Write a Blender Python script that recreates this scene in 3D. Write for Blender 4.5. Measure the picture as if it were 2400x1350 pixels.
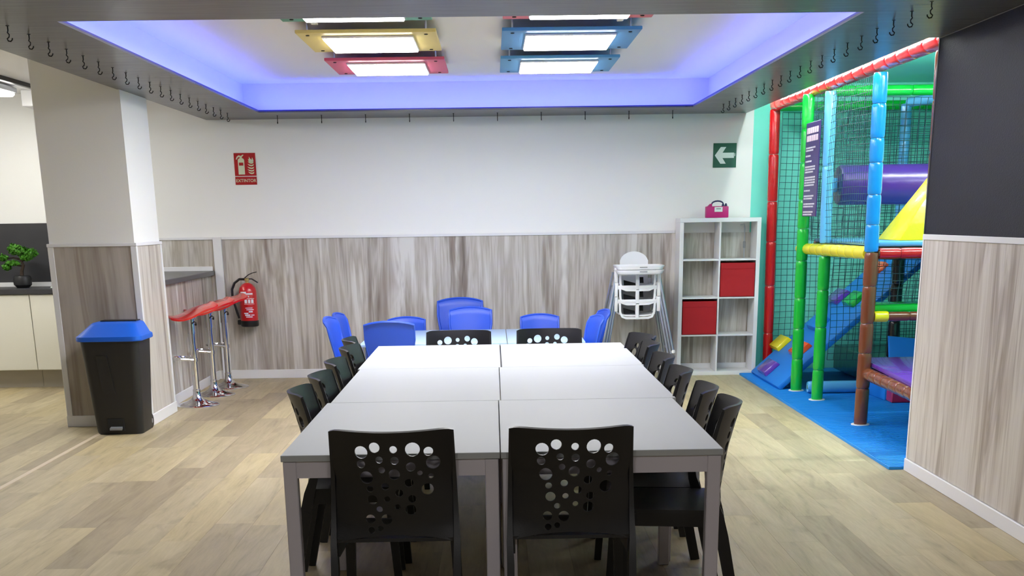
import bpy, bmesh, math, random
from mathutils import Vector, Matrix
random.seed(7)
S = bpy.context.scene
for o in list(bpy.data.objects): bpy.data.objects.remove(o)
COL = S.collection
PI = math.pi

# ------------------------------------------------------------------ camera
F, PX, PY = 2933.13, 1206.68, 1410.16          # focal length and principal point in pixels of 2400 x 1350
PITCH, ROLL, YAW, EYE = .2976, -.014, .0131, 1.4965
fw = Vector((math.sin(YAW)*math.cos(PITCH), math.cos(YAW)*math.cos(PITCH), -math.sin(PITCH)))
rt = Vector((math.cos(YAW), -math.sin(YAW), 0)); up = rt.cross(fw)
cr, sr = math.cos(ROLL), math.sin(ROLL)
r2, u2 = cr*rt+sr*up, -sr*rt+cr*up
cam = bpy.data.cameras.new('camera'); co = bpy.data.objects.new('camera', cam); COL.objects.link(co)
co.matrix_world = Matrix(((r2.x,u2.x,-fw.x,0),(r2.y,u2.y,-fw.y,0),(r2.z,u2.z,-fw.z,EYE),(0,0,0,1)))
cam.sensor_width = 36; cam.lens = F/2400*36
cam.shift_x = (1200-PX)/2400; cam.shift_y = (PY-675)/2400
cam.clip_start = .05; cam.clip_end = 60
S.camera = co
# ------------------------------------------------------------------ world and exposure
w = bpy.data.worlds.new('world'); S.world = w; w.use_nodes = True
w.node_tree.nodes['Background'].inputs[0].default_value = (.75,.8,.9,1)
w.node_tree.nodes['Background'].inputs[1].default_value = .25
S.view_settings.view_transform = 'Standard'; S.view_settings.look = 'None'
S.view_settings.exposure = 0.2; S.view_settings.gamma = 1; S.view_settings.use_curve_mapping = False
LAMP_COVE, FILL_FAR = 80.0, 19.0
LAMP_PANEL, LAMP_PLAY, LAMP_KITCHEN, LAMP_LED, FILL_REAR = 25.0, 100.0, 36.0, 60.0, 11.0

# ------------------------------------------------------------------ materials
def lin(c):
    c /= 255.0
    return c/12.92 if c <= .04045 else ((c+.055)/1.055)**2.4
def rgb(r,g,b): return (lin(r),lin(g),lin(b),1)
MATS = {}
def mat(name, c, rough=.5, metal=0, bump=0, bscale=60, vary=0, vscale=4, emit=None, estr=0, coat=0, trans=0, spec=.5):
    if name in MATS: return MATS[name]
    m = bpy.data.materials.new(name); m.use_nodes = True; MATS[name] = m
    nt = m.node_tree; b = nt.nodes['Principled BSDF']; N = nt.nodes.new; L = nt.links.new
    b.inputs['Base Color'].default_value = c; b.inputs['Roughness'].default_value = rough; b.inputs['Metallic'].default_value = metal
    b.inputs['Specular IOR Level'].default_value = spec
    if coat: b.inputs['Coat Weight'].default_value = coat; b.inputs['Coat Roughness'].default_value = .08
    if trans: b.inputs['Transmission Weight'].default_value = trans
    if emit: b.inputs['Emission Color'].default_value = emit; b.inputs['Emission Strength'].default_value = estr
    if vary:
        tc = N('ShaderNodeTexCoord'); n = N('ShaderNodeTexNoise'); n.inputs['Scale'].default_value = vscale; n.inputs['Detail'].default_value = 4
        L(tc.outputs['Object'], n.inputs['Vector'])
        mx = N('ShaderNodeMix'); mx.data_type = 'RGBA'; L(n.outputs['Fac'], mx.inputs['Factor'])
        mx.inputs['A'].default_value = tuple(x*(1-vary) for x in c[:3])+(1,); mx.inputs['B'].default_value = tuple(min(1,x*(1+vary)) for x in c[:3])+(1,)
        L(mx.outputs['Result'], b.inputs['Base Color'])
    if bump:
        tc = N('ShaderNodeTexCoord'); n = N('ShaderNodeTexNoise'); n.inputs['Scale'].default_value = bscale; n.inputs['Detail'].default_value = 3
        L(tc.outputs['Object'], n.inputs['Vector']); bp = N('ShaderNodeBump'); bp.inputs['Strength'].default_value = bump; bp.inputs['Distance'].default_value = .01
        L(n.outputs['Fac'], bp.inputs['Height']); L(bp.outputs['Normal'], b.inputs['Normal'])
    return m
def ramp(nt, stops):
    r = nt.nodes.new('ShaderNodeValToRGB'); e = r.color_ramp.elements
    while len(e) < len(stops): e.new(.5)
    for el, (p, c) in zip(e, stops): el.position = p; el.color = c
    return r
def wood_wall(name, stops, sx=4.2, rough=.45, seed=0, warm=.5):
    m = bpy.data.materials.new(name); m.use_nodes = True; nt = m.node_tree; b = nt.nodes['Principled BSDF']; N = nt.nodes.new; L = nt.links.new
    g = N('ShaderNodeNewGeometry')
    def noise(sc, zs, det, dist, off):
        mp = N('ShaderNodeMapping'); mp.inputs['Scale'].default_value = (sc,sc,zs); mp.inputs['Location'].default_value = (off,off*1.7,off*.3)
        L(g.outputs['Position'], mp.inputs['Vector'])
        n = N('ShaderNodeTexNoise'); n.inputs['Scale'].default_value = 1; n.inputs['Detail'].default_value = det; n.inputs['Distortion'].default_value = dist
        n.inputs['Roughness'].default_value = .6
        L(mp.outputs['Vector'], n.inputs['Vector']); return n
    n1 = noise(sx, .35, 4, .5, seed+1.3); n2 = noise(sx*7, 1.6, 3, .3, seed+5.1); n3 = noise(sx*1.3, .6, 3, 1.2, seed+9.7)
    add = N('ShaderNodeMath'); add.operation = 'MULTIPLY_ADD'; add.inputs[1].default_value = .2; L(n2.outputs['Fac'], add.inputs[0]); 
    sc = N('ShaderNodeMath'); sc.operation = 'MULTIPLY'; sc.inputs[1].default_value = .9; L(n1.outputs['Fac'], sc.inputs[0]); L(sc.outputs[0], add.inputs[2])
    r = ramp(nt, stops); L(add.outputs[0], r.inputs['Fac'])
    r3 = ramp(nt, [(.0,(0,0,0,1)),(.54,(0,0,0,1)),(.66,(1,1,1,1))]); L(n3.outputs['Fac'], r3.inputs['Fac'])
    mx = N('ShaderNodeMix'); mx.data_type = 'RGBA'; mx.inputs['B'].default_value = rgb(128,110,95)
    k = N('ShaderNodeMath'); k.operation = 'MULTIPLY'; k.inputs[1].default_value = warm; L(r3.outputs['Color'], k.inputs[0]); L(k.outputs[0], mx.inputs['Factor'])
    L(r.outputs['Color'], mx.inputs['A']); L(mx.outputs['Result'], b.inputs['Base Color'])
    b.inputs['Roughness'].default_value = rough
    bp = N('ShaderNodeBump'); bp.inputs['Strength'].default_value = .15; bp.inputs['Distance'].default_value = .004; L(n2.outputs['Fac'], bp.inputs['Height']); L(bp.outputs['Normal'], b.inputs['Normal'])
    return m
def floor_wood(name):
    m = bpy.data.materials.new(name); m.use_nodes = True; nt = m.node_tree; b = nt.nodes['Principled BSDF']; N = nt.nodes.new; L = nt.links.new
    g = N('ShaderNodeNewGeometry'); oi = N('ShaderNodeObjectInfo')
    off = N('ShaderNodeVectorMath'); off.operation = 'SCALE'; off.inputs[0].default_value = (31,17,23); L(oi.outputs['Random'], off.inputs['Scale'])
    ad = N('ShaderNodeVectorMath'); ad.operation = 'ADD'; L(g.outputs['Position'], ad.inputs[0]); L(off.outputs['Vector'], ad.inputs[1])
    def noise(s, det, dist):
        mp = N('ShaderNodeMapping'); mp.inputs['Scale'].default_value = s; L(ad.outputs['Vector'], mp.inputs['Vector'])
        n = N('ShaderNodeTexNoise'); n.inputs['Scale'].default_value = 1; n.inputs['Detail'].default_value = det; n.inputs['Distortion'].default_value = dist; n.inputs['Roughness'].default_value = .62
        L(mp.outputs['Vector'], n.inputs['Vector']); return n
    n1 = noise((9,1.1,1),5,1.2); n2 = noise((70,5,1),3,.4); n3 = noise((4,1.6,1),3,.8)
    r1 = ramp(nt, [(.28,rgb(142,130,102)),(.42,rgb(172,160,129)),(.58,rgb(187,175,144)),(.75,rgb(199,188,158))])
    a = N('ShaderNodeMath'); a.operation = 'MULTIPLY_ADD'; a.inputs[1].default_value = .3; L(n2.outputs['Fac'], a.inputs[0])
    s1 = N('ShaderNodeMath'); s1.operation = 'MULTIPLY'; s1.inputs[1].default_value = .7; L(n1.outputs['Fac'], s1.inputs[0]); L(s1.outputs[0], a.inputs[2])
    L(a.outputs[0], r1.inputs['Fac'])
    r2_ = ramp(nt, [(0,rgb(218,212,208)),(.3,rgb(240,236,232)),(.6,rgb(255,253,248)),(1,rgb(255,249,232))]); L(oi.outputs['Random'], r2_.inputs['Fac'])
    mx = N('ShaderNodeMix'); mx.data_type = 'RGBA'; mx.blend_type = 'MULTIPLY'; mx.inputs['Factor'].default_value = 1
    L(r1.outputs['Color'], mx.inputs['A']); L(r2_.outputs['Color'], mx.inputs['B'])
    r3 = ramp(nt, [(.6,(1,1,1,1)),(.78,rgb(196,190,182))]); L(n3.outputs['Fac'], r3.inputs['Fac'])
    m2 = N('ShaderNodeMix'); m2.data_type = 'RGBA'; m2.blend_type = 'MULTIPLY'; m2.inputs['Factor'].default_value = .8
    L(mx.outputs['Result'], m2.inputs['A']); L(r3.outputs['Color'], m2.inputs['B'])
    L(m2.outputs['Result'], b.inputs['Base Color']); b.inputs['Roughness'].default_value = .5
    bp = N('ShaderNodeBump'); bp.inputs['Strength'].default_value = .12; bp.inputs['Distance'].default_value = .003; L(n2.outputs['Fac'], bp.inputs['Height']); L(bp.outputs['Normal'], b.inputs['Normal'])
    return m
def brushed(name, c, rough, stretch):
    m = bpy.data.materials.new(name); m.use_nodes = True; nt = m.node_tree; b = nt.nodes['Principled BSDF']; N = nt.nodes.new; L = nt.links.new
    g = N('ShaderNodeNewGeometry'); mp = N('ShaderNodeMapping'); mp.inputs['Scale'].default_value = stretch; L(g.outputs['Position'], mp.inputs['Vector'])
    n = N('ShaderNodeTexNoise'); n.inputs['Scale'].default_value = 1; n.inputs['Detail'].default_value = 4; L(mp.outputs['Vector'], n.inputs['Vector'])
    r = ramp(nt, [(.3,tuple(x*.75 for x in c[:3])+(1,)),(.7,tuple(x*1.25 for x in c[:3])+(1,))]); L(n.outputs['Fac'], r.inputs['Fac']); L(r.outputs['Color'], b.inputs['Base Color'])
    q = N('ShaderNodeMath'); q.operation = 'MULTIPLY_ADD'; q.inputs[1].default_value = .25; q.inputs[2].default_value = rough-.1; L(n.outputs['Fac'], q.inputs[0]); L(q.outputs[0], b.inputs['Roughness'])
    return m
M_WHITE = mat('white_paint', rgb(240,240,238), .6, bump=.05, bscale=120)
M_CEIL = mat('ceiling_paint', rgb(236,236,238), .7)
M_TRIM = mat('white_trim', rgb(228,228,230), .4)
M_TEAL = mat('teal_paint', rgb(118,224,206), .6, bump=.05, bscale=100)
M_SOFFIT = brushed('dark_soffit_laminate', (.075,.074,.075,1), .30, (3,40,3))
M_BLACKWALL = mat('black_wall_laminate', (.009,.009,.015,1), .5, bump=.2, bscale=160, spec=.2)
M_WAINSCOT = wood_wall('grey_wood_wainscot', [(.37,rgb(108,96,86)),(.45,rgb(154,145,134)),(.52,rgb(198,193,185)),(.58,rgb(172,164,152)),(.67,rgb(214,211,205))])
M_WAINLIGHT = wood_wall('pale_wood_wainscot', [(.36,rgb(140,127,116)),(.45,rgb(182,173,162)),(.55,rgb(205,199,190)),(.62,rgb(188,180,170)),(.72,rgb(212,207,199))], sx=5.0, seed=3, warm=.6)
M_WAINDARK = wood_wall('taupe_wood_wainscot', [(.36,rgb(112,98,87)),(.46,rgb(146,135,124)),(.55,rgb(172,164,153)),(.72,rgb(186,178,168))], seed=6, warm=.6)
M_FLOOR = floor_wood('oak_vinyl_floor')
M_BASEFLOOR = mat('floor_joint', rgb(150,134,112), .7)
M_BLACKPL = mat('black_plastic', (.006,.006,.008,1), .42, bump=.08, bscale=300)
M_TABLE = mat('white_laminate', rgb(167,171,174), .6, spec=.25, vary=.02, vscale=3)
M_TABLEMETAL = mat('white_powder_metal', rgb(190,186,196), .45)
M_TABLEEDGE = mat('table_edge_band', rgb(206,206,210), .45)
M_KIDBLUE = mat('blue_plastic', rgb(40,86,210), .38, bump=.04, bscale=200)
M_KIDTABLE = mat('pale_blue_laminate', rgb(178,206,238), .35)
M_CHROME = mat('chrome', (.75,.75,.77,1), .08, 1)
M_STEEL = mat('grey_steel', (.5,.53,.58,1), .32, .9)
M_DARKMETAL = mat('dark_hook_metal', (.012,.012,.012,1), .4, .6)
M_RED = mat('red_acrylic', rgb(205,22,22), .2, coat=.5)
M_REDFAB = mat('red_fabric', rgb(168,8,20), .75, bump=.1, bscale=400)
M_EXTRED = mat('extinguisher_red', rgb(196,14,22), .28, coat=.4)
M_BRASS = mat('brass', (.75,.55,.25,1), .3, 1)
M_SIGNRED = mat('sign_red', rgb(172,14,18), .45)
M_SIGNCREAM = mat('sign_cream', rgb(216,222,186), .5)
M_SIGNGREEN = mat('sign_green', rgb(0,84,62), .45)
M_SIGNWHITE = mat('sign_white', rgb(226,240,232), .5)
M_LID = mat('blue_lid', rgb(8,96,216), .4, bump=.12, bscale=200)
M_BIN = mat('bin_black', (.012,.012,.013,1), .5, bump=.05, bscale=200)
M_GREY = mat('grey_plastic', rgb(130,132,136), .5)
M_SHELF = mat('shelf_white', rgb(228,228,228), .4)
M_MAGENTA = mat('magenta_plastic', rgb(190,20,112), .45)
M_NAVY = mat('navy_plastic', rgb(28,34,84), .4)
M_HIGH = mat('highchair_white', rgb(240,240,242), .35)
M_STRAP = mat('black_strap', (.01,.01,.01,1), .8)
M_CAB = mat('cream_cabinet', rgb(222,221,210), .4)
M_KICK = mat('taupe_kick', rgb(166,160,148), .5)
M_WORK = mat('dark_worktop', rgb(58,58,62), .35, vary=.25, vscale=12)
M_BARTOP = mat('grey_worktop', rgb(72,73,78), .3, vary=.25, vscale=10)
M_SLATE = mat('dark_slate', rgb(50,50,54), .5, vary=.3, vscale=5)
M_LEAF = mat('bonsai_green', rgb(62,126,18), .6, vary=.5, vscale=30)
M_BARK = mat('bark', rgb(60,46,36), .8)
M_POT = mat('pot_black', (.012,.012,.014,1), .4)
def vinyl(n, c): return mat('vinyl_'+n, c, .24, bump=.35, bscale=14, coat=.35)
V_RED = vinyl('red', rgb(190,12,18)); V_GREEN = vinyl('green', rgb(10,178,52)); V_BLUE = vinyl('sky_blue', rgb(20,140,222)); V_LBLUE = vinyl('light_blue', rgb(92,172,226))
V_YELLOW = vinyl('yellow', rgb(232,220,24)); V_BROWN = vinyl('brown', rgb(112,58,34)); V_PURPLE = vinyl('purple', rgb(98,56,168)); V_DPURPLE = mat('vinyl_deep_purple', rgb(56,26,108), .28, bump=.2, bscale=14)
V_ORANGE = vinyl('orange', rgb(232,84,28)); V_RAMP = mat('ramp_vinyl_blue', rgb(16,122,212), .5); V_CRIM = vinyl('crimson', rgb(160,20,70)); V_BLACK = vinyl('black', (.012,.012,.015,1))
M_MAT = mat('blue_foam_mat', rgb(16,138,222), .55)
M_NET = mat('net_cord', (.006,.05,.065,1), .7)
M_SIGNPURPLE = mat('rules_board_purple', rgb(62,38,110), .35, vary=.4, vscale=3)
M_TEXT = mat('white_print', rgb(226,222,232), .6)
M_PINK = mat('title_print', rgb(240,214,228), .6)
M_LAMPW = mat('lamp_diffuser', (1,1,1,1), .5, emit=(1,.985,.96,1), estr=LAMP_PANEL)
M_PLAYW = mat('play_tube_diffuser', (1,1,1,1), .5, emit=(.97,1,.98,1), estr=LAMP_PLAY)
M_KITW = mat('kitchen_lamp_diffuser', (1,1,1,1), .5, emit=(1,.98,.92,1), estr=LAMP_KITCHEN)
M_LED = mat('blue_led', (.2,.2,1,1), .5, emit=(.09,.13,1,1), estr=LAMP_LED)
M_REARFILL = mat('rear_fill_diffuser', (1,1,1,1), .5, emit=(1,.97,.95,1), estr=FILL_REAR)
M_FARFILL = mat('far_fill_diffuser', (1,1,1,1), .5, emit=(1,.97,.95,1), estr=FILL_FAR)
M_COVEW = mat('cove_tube_diffuser', (1,1,1,1), .5, emit=(.97,1,.98,1), estr=LAMP_COVE)
def wood_lamp(n, c): return mat('lamp_board_'+n, c, .5, bump=.06, bscale=80)
# ------------------------------------------------------------------ mesh helpers
OFF = {}
class MB:
    def __init__(s): s.bm = bmesh.new(); s.ang = 35
    def box(s, x0,x1,y0,y1,z0,z1, bev=0, seg=1, rot=None, piv=None):
        vs = [s.bm.verts.new(p) for p in ((x0,y0,z0),(x1,y0,z0),(x1,y1,z0),(x0,y1,z0),(x0,y0,z1),(x1,y0,z1),(x1,y1,z1),(x0,y1,z1))]
        fs = [s.bm.faces.new([vs[i] for i in f]) for f in ((0,3,2,1),(4,5,6,7),(0,1,5,4),(1,2,6,5),(2,3,7,6),(3,0,4,7))]
        vv = vs
        if bev:
            r = bmesh.ops.bevel(s.bm, geom=list({e for f in fs for e in f.edges})+vs, offset=bev, segments=seg, affect='EDGES', profile=.5)
            vv = list({v for f in r['faces'] for v in f.verts} | {v for v in vs if v.is_valid})
        if rot is not None:
            p = Vector(piv) if piv is not None else Vector(((x0+x1)/2,(y0+y1)/2,(z0+z1)/2))
            for v in vv: v.co = p + rot @ (v.co-p)
        return s
    def hexa(s, pts, bev=0):
        vs = [s.bm.verts.new(p) for p in pts]
        fs = [s.bm.faces.new([vs[i] for i in f]) for f in ((0,3,2,1),(4,5,6,7),(0,1,5,4),(1,2,6,5),(2,3,7,6),(3,0,4,7))]
        if bev: bmesh.ops.bevel(s.bm, geom=list({e for f in fs for e in f.edges})+vs, offset=bev, segments=2, affect='EDGES', profile=.5)
        return s
    def tube(s, pts, r, seg=8, cap=True, up=(0,0,1)):
        pts = [Vector(p) for p in pts]; n = len(pts); rs = r if isinstance(r,(list,tuple)) else [r]*n
        rings = []; ref = Vector(up)
        for i,p in enumerate(pts):
            t = (pts[min(i+1,n-1)]-pts[max(i-1,0)]).normalized()
            a = ref - t*ref.dot(t)
            if a.length < 1e-4: a = Vector((1,0,0)) - t*t.x
            if a.length < 1e-4: a = Vector((0,1,0)) - t*t.y
            a.normalize(); b = t.cross(a); ref = a
            rr = rs[i] if not isinstance(rs[i],tuple) else None
            ring = []
            for k in range(seg):
                an = 2*PI*k/seg
                ra, rb = (rr,rr) if rr is not None else rs[i]
                ring.append(s.bm.verts.new(p + a*math.cos(an)*ra + b*math.sin(an)*rb))
            rings.append(ring)
        for i in range(n-1):
            for k in range(seg):
                s.bm.faces.new((rings[i][k],rings[i][(k+1)%seg],rings[i+1][(k+1)%seg],rings[i+1][k]))
        if cap: s.bm.faces.new(rings[0][::-1]); s.bm.faces.new(rings[-1])
        return s
    def bar(s, pts, wx, wy, ref=(0,1,0)):      # square bar along a path, sizes per point
        pts = [Vector(p) for p in pts]; n = len(pts); rings = []
        for i,p in enumerate(pts):
            t = (pts[min(i+1,n-1)]-pts[max(i-1,0)]).normalized(); b = (Vector(ref)-t*Vector(ref).dot(t)).normalized(); a = b.cross(t)
            x = (wx[i] if isinstance(wx,(list,tuple)) else wx)/2; y = (wy[i] if isinstance(wy,(list,tuple)) else wy)/2
            rings.append([s.bm.verts.new(p+a*i1*x+b*j1*y) for i1,j1 in ((-1,-1),(1,-1),(1,1),(-1,1))])
        for i in range(n-1):
            for k in range(4): s.bm.faces.new((rings[i][k],rings[i][(k+1)%4],rings[i+1][(k+1)%4],rings[i+1][k]))
        s.bm.faces.new(rings[0][::-1]); s.bm.faces.new(rings[-1]); return s
    def lathe(s, prof, c=(0,0,0), seg=24, axis='z', cap=True):
        c = Vector(c); rings = []
        for r,h in prof:
            ring = []
            for k in range(seg):
                a = 2*PI*k/seg; x,y = r*math.cos(a), r*math.sin(a)
                v = {'z':(x,y,h),'x':(h,x,y),'y':(y,h,x)}[axis]
                ring.append(s.bm.verts.new(c+Vector(v)))
            rings.append(ring)
        for i in range(len(rings)-1):
            for k in range(seg): s.bm.faces.new((rings[i][k],rings[i][(k+1)%seg],rings[i+1][(k+1)%seg],rings[i+1][k]))
        if cap: s.bm.faces.new(rings[0][::-1]); s.bm.faces.new(rings[-1])
        return s
    def sheet(s, fn, nu, nv, th):              # solid sheet: fn(u,v)->point, thickness along the surface normal
        P = [[Vector(fn(i/nu,j/nv)) for j in range(nv+1)] for i in range(nu+1)]
        def nrm(i,j):
            a = P[min(i+1,nu)][j]-P[max(i-1,0)][j]; b = P[i][min(j+1,nv)]-P[i][max(j-1,0)]
            return a.cross(b).normalized()
        A = [[s.bm.verts.new(P[i][j]+nrm(i,j)*th/2) for j in range(nv+1)] for i in range(nu+1)]
        B = [[s.bm.verts.new(P[i][j]-nrm(i,j)*th/2) for j in range(nv+1)] for i in range(nu+1)]
        for i in range(nu):
            for j in range(nv):
                s.bm.faces.new((A[i][j],A[i+1][j],A[i+1][j+1],A[i][j+1])); s.bm.faces.new((B[i][j],B[i][j+1],B[i+1][j+1],B[i+1][j]))
        for i in range(nu):
            s.bm.faces.new((A[i][0],B[i][0],B[i+1][0],A[i+1][0])); s.bm.faces.new((A[i][nv],A[i+1][nv],B[i+1][nv],B[i][nv]))
        for j in range(nv):
            s.bm.faces.new((A[0][j],A[0][j+1],B[0][j+1],B[0][j])); s.bm.faces.new((A[nu][j],B[nu][j],B[nu][j+1],A[nu][j+1]))
        return s
    def prism(s, poly, f0, f1):                # polygon between two mappings (x,y)->point
        a = [s.bm.verts.new(f0(*p)) for p in poly]; b = [s.bm.verts.new(f1(*p)) for p in poly]; n = len(poly)
        s.bm.faces.new(a[::-1]); s.bm.faces.new(b)
        for i in range(n): s.bm.faces.new((a[i],a[(i+1)%n],b[(i+1)%n],b[i]))
        return s
    def mesh(s, name, m, off=Vector((0,0,0))):
        bmesh.ops.recalc_face_normals(s.bm, faces=s.bm.faces[:])
        me = bpy.data.meshes.new(name)
        for v in s.bm.verts: v.co -= off
        s.bm.to_mesh(me); s.bm.free()
        for p in me.polygons: p.use_smooth = True
        me.set_sharp_from_angle(angle=math.radians(s.ang))
        me.materials.append(m); return me
    def build(s, name, m, parent=None):
        if parent is not None: off = OFF.get(parent.name, Vector((0,0,0)))
        else:
            xs = [v.co.x for v in s.bm.verts]; ys = [v.co.y for v in s.bm.verts]; zs = [v.co.z for v in s.bm.verts]
            off = Vector(((min(xs)+max(xs))/2,(min(ys)+max(ys))/2,min(zs)))
        o = bpy.data.objects.new(name, s.mesh(name, m, off)); COL.objects.link(o)
        if parent is not None: o.parent = parent
        else: o.location = off
        OFF[o.name] = off
        return o
def place_mesh(name, me, parent, loc=(0,0,0), rot=(0,0,0)):
    o = bpy.data.objects.new(name, me); COL.objects.link(o); o.parent = parent; o.location = loc; o.rotation_euler = rot; OFF[o.name] = Vector((0,0,0)); return o
def tag(o, label, cat, group=None):
    o['label'] = label; o['category'] = cat
    if group: o['group'] = group
    return o
def thing(name, label, cat, loc=(0,0,0), group=None):
    o = bpy.data.objects.new(name, None); COL.objects.link(o); o.location = loc; o.empty_display_size = .1
    OFF[o.name] = Vector(loc); return tag(o, label, cat, group)
def struct(o): o['kind'] = 'structure'; return o
def dup(root, loc, rz, label, sc=None):
    r = root.copy(); COL.objects.link(r); r.location = loc; r.rotation_euler = (0,0,rz); r['label'] = label
    if sc: r.scale = (sc,sc,sc)
    for ch in root.children:
        c = ch.copy(); COL.objects.link(c); c.parent = r
        for g in ch.children:
            d = g.copy(); COL.objects.link(d); d.parent = c
    return r
def box(name, m, x0,x1,y0,y1,z0,z1, parent=None, bev=0, seg=1): return MB().box(x0,x1,y0,y1,z0,z1,bev,seg).build(name, m, parent)
def text_mesh(s, size, m, name, align='CENTER', ext=.001):
    cu = bpy.data.curves.new('t', 'FONT'); cu.body = s; cu.size = size; cu.align_x = align; cu.align_y = 'CENTER'; cu.extrude = ext
    o = bpy.data.objects.new('t', cu); COL.objects.link(o)
    me = bpy.data.meshes.new_from_object(o.evaluated_get(bpy.context.evaluated_depsgraph_get())); bpy.data.objects.remove(o)
    me.name = name; me.materials.clear(); me.materials.append(m); return me

def rr(cx_,cy_,hx,hy,r,z,n=5):
    o = []
    for sx,sy,a0 in ((1,1,0),(-1,1,PI/2),(-1,-1,PI),(1,-1,3*PI/2)):
        for k in range(n+1):
            a = a0+PI/2*k/n; o.append((cx_+sx*(hx-r)+r*math.cos(a), cy_+sy*(hy-r)+r*math.sin(a), z))
    return o
def loft(mb, rings, cap=True):
    R_ = [[mb.bm.verts.new(p) for p in r] for r in rings]; n = len(R_[0])
    for i in range(len(R_)-1):
        for k in range(n): mb.bm.faces.new((R_[i][k],R_[i][(k+1)%n],R_[i+1][(k+1)%n],R_[i+1][k]))
    if cap: mb.bm.faces.new(R_[0][::-1]); mb.bm.faces.new(R_[-1])
    return mb

# ------------------------------------------------------------------ the room
D, ZS, ZC, ZP = 12.63, 2.414, 2.665, 1.345       # back wall, soffit underside, ceiling, wainscot height
XB = -2.75                                       # bar half wall
XR, YE = 2.482, 7.459                            # right wall and its far end
fl = struct(box('floor', M_BASEFLOOR, -6.2,4.7,-3.0,D+.1,-.10,-.004))
# planks: 0.2 m wide, 1.2 m long, running away from the camera, joints staggered
PW, PLN = .2, 1.2
fixed = {1.735:6.69, 1.935:6.20, -1.265:6.30, -2.665:7.54, -2.865:8.42, 1.335:5.77, -1.865:7.56, 1.535:9.9, .135:5.9}
x = -4.865
while x < 2.46:
    x1 = min(x+PW, XR); key = min(fixed, key=lambda k: abs(k-x))
    y0 = fixed[key] if abs(key-x) < .02 else random.uniform(5,6.2)
    while y0 > 4.3: y0 -= PLN
    while y0 < D:
        a, b = max(y0,3.6), min(y0+PLN, D)
        if b-a > .05:
            box('floor_plank', M_FLOOR, x+.0004, x1-.0004, a+.0004, b-.0004, -.004, 0, fl)
        y0 += PLN
    x = round(x+PW, 4)
box('floor_side', M_FLOOR, -6.2,-4.8655,3.59,D,-.0039,-.0002, fl)
box('floor_front', M_FLOOR, -6.2,4.7,-3.0,3.58,-.0039,-.0002, fl)
box('threshold_strip', M_TRIM if 0 else mat('threshold_beige', rgb(206,190,166), .4), -2.965,-2.935,3.6,9.62,0,.004, fl)
# ceiling and dropped soffit around the lit coffer
ceil = struct(box('ceiling', M_CEIL, -6.2,2.42,-3.0,D+.1,ZC,ZC+.1))
box('play_ceiling', M_TEAL, 2.42,4.7,5.9,D+.1,ZC,ZC+.1, ceil)
CX0,CX1,CY0,CY1 = -2.045,1.795,6.51,11.86
SX0,SX1 = -2.672,2.42
RC, LH = .17, .010                                # cove recess behind the opening, ledge height
so = MB().box(SX0,CX0,CY0,CY1,ZS,ZS+LH).box(CX1,SX1,CY0,CY1,ZS,ZS+LH).box(SX0,SX1,CY1,D,ZS,ZS+LH).box(SX0,XR+.15,-3.0,CY0,ZS,ZS+LH).box(SX1,XR+.15,CY0,YE,ZS,ZC).box(SX0,CX0-RC,CY0-RC,CY1+RC,ZS+LH,ZC).box(CX1+RC,SX1,CY0-RC,CY1+RC,ZS+LH,ZC).box(SX0,SX1,CY1+RC,D,ZS+LH,ZC).box(SX0,XR+.15,-3.0,CY0-RC,ZS+LH,ZC).build('ceiling_soffit', M_SOFFIT); struct(so)
t_ = .012; RX0,RX1,RY0,RY1 = CX0-RC, CX1+RC, CY0-RC, CY1+RC
box('coffer_lining', M_CEIL, RX0-.001,RX0+t_,RY0,RY1,ZS+LH+.001,ZC, so); box('coffer_lining', M_CEIL, RX1-t_,RX1+.001,RY0,RY1,ZS+LH+.001,ZC, so)
box('coffer_lining', M_CEIL, RX0+t_,RX1-t_,RY1-t_,RY1+.001,ZS+LH+.001,ZC, so); box('coffer_lining', M_CEIL, RX0+t_,RX1-t_,RY0-.001,RY0+t_,ZS+LH+.001,ZC, so)
# walls
wb = struct(box('wall_back', M_WHITE, -6.2,2.494,D,D+.1,0,ZC))
wt = struct(box('wall_play_back', M_TEAL, 2.494,4.7,D,D+.1,0,ZC))
wl = struct(box('wall_left', M_WHITE, -6.3,-6.2,-3.0,D+.1,0,ZC))
wr = struct(box('wall_right', M_BLACKWALL, XR,XR+.12,-3.0,YE,ZP+.03,ZS))
box('lower_core', M_WHITE, XR+.008,XR+.12,-3.0,YE-.004,0,ZP+.03, wr)
ws = struct(box('wall_play_side', M_TEAL, 4.6,4.7,5.9,D,0,ZC))
wf = struct(box('wall_play_front', M_TEAL, XR+.121,4.6,5.9,6.0,0,ZC))
wn = struct(box('wall_front', M_WHITE, -6.3,XR+.12,-3.1,-3.0,0,ZC))
def panels(parent, m, axis, fixed_lo, fixed_hi, a0, a1, z0, z1, step):
    n = max(1, round((a1-a0)/step)); st = (a1-a0)/n
    for i in range(n):
        p, q = a0+i*st+.0006, a0+(i+1)*st-.0006
        if axis == 'x': box('wainscot_panel', m, p,q,fixed_lo,fixed_hi,z0,z1, parent)
        else: box('wainscot_panel', m, fixed_lo,fixed_hi,p,q,z0,z1, parent)
panels(wb, M_WAINSCOT, 'x', D-.008, D, -2.62, 2.545, .085, ZP-.012, 1.02)
panels(wb, M_WAINSCOT, 'x', D-.008, D, -3.9, -2.70, .085, ZP-.012, 1.2)
panels(wr, M_WAINLIGHT, 'y', XR, XR+.008, .26, YE-.014, .075, ZP, 1.2)
def trim(n, m, *a): return struct(box(n, m, *a, None, .002))
trim('trim_1', M_TRIM, -2.62,1.768,D-.018,D,ZP-.012,ZP+.012)
trim('trim_2', M_TRIM, -3.9,-2.70,D-.018,D,ZP-.012,ZP+.012)
trim('trim_3', M_TRIM, -2.70,-2.62,D-.03,D,0,ZP+.012)
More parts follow.
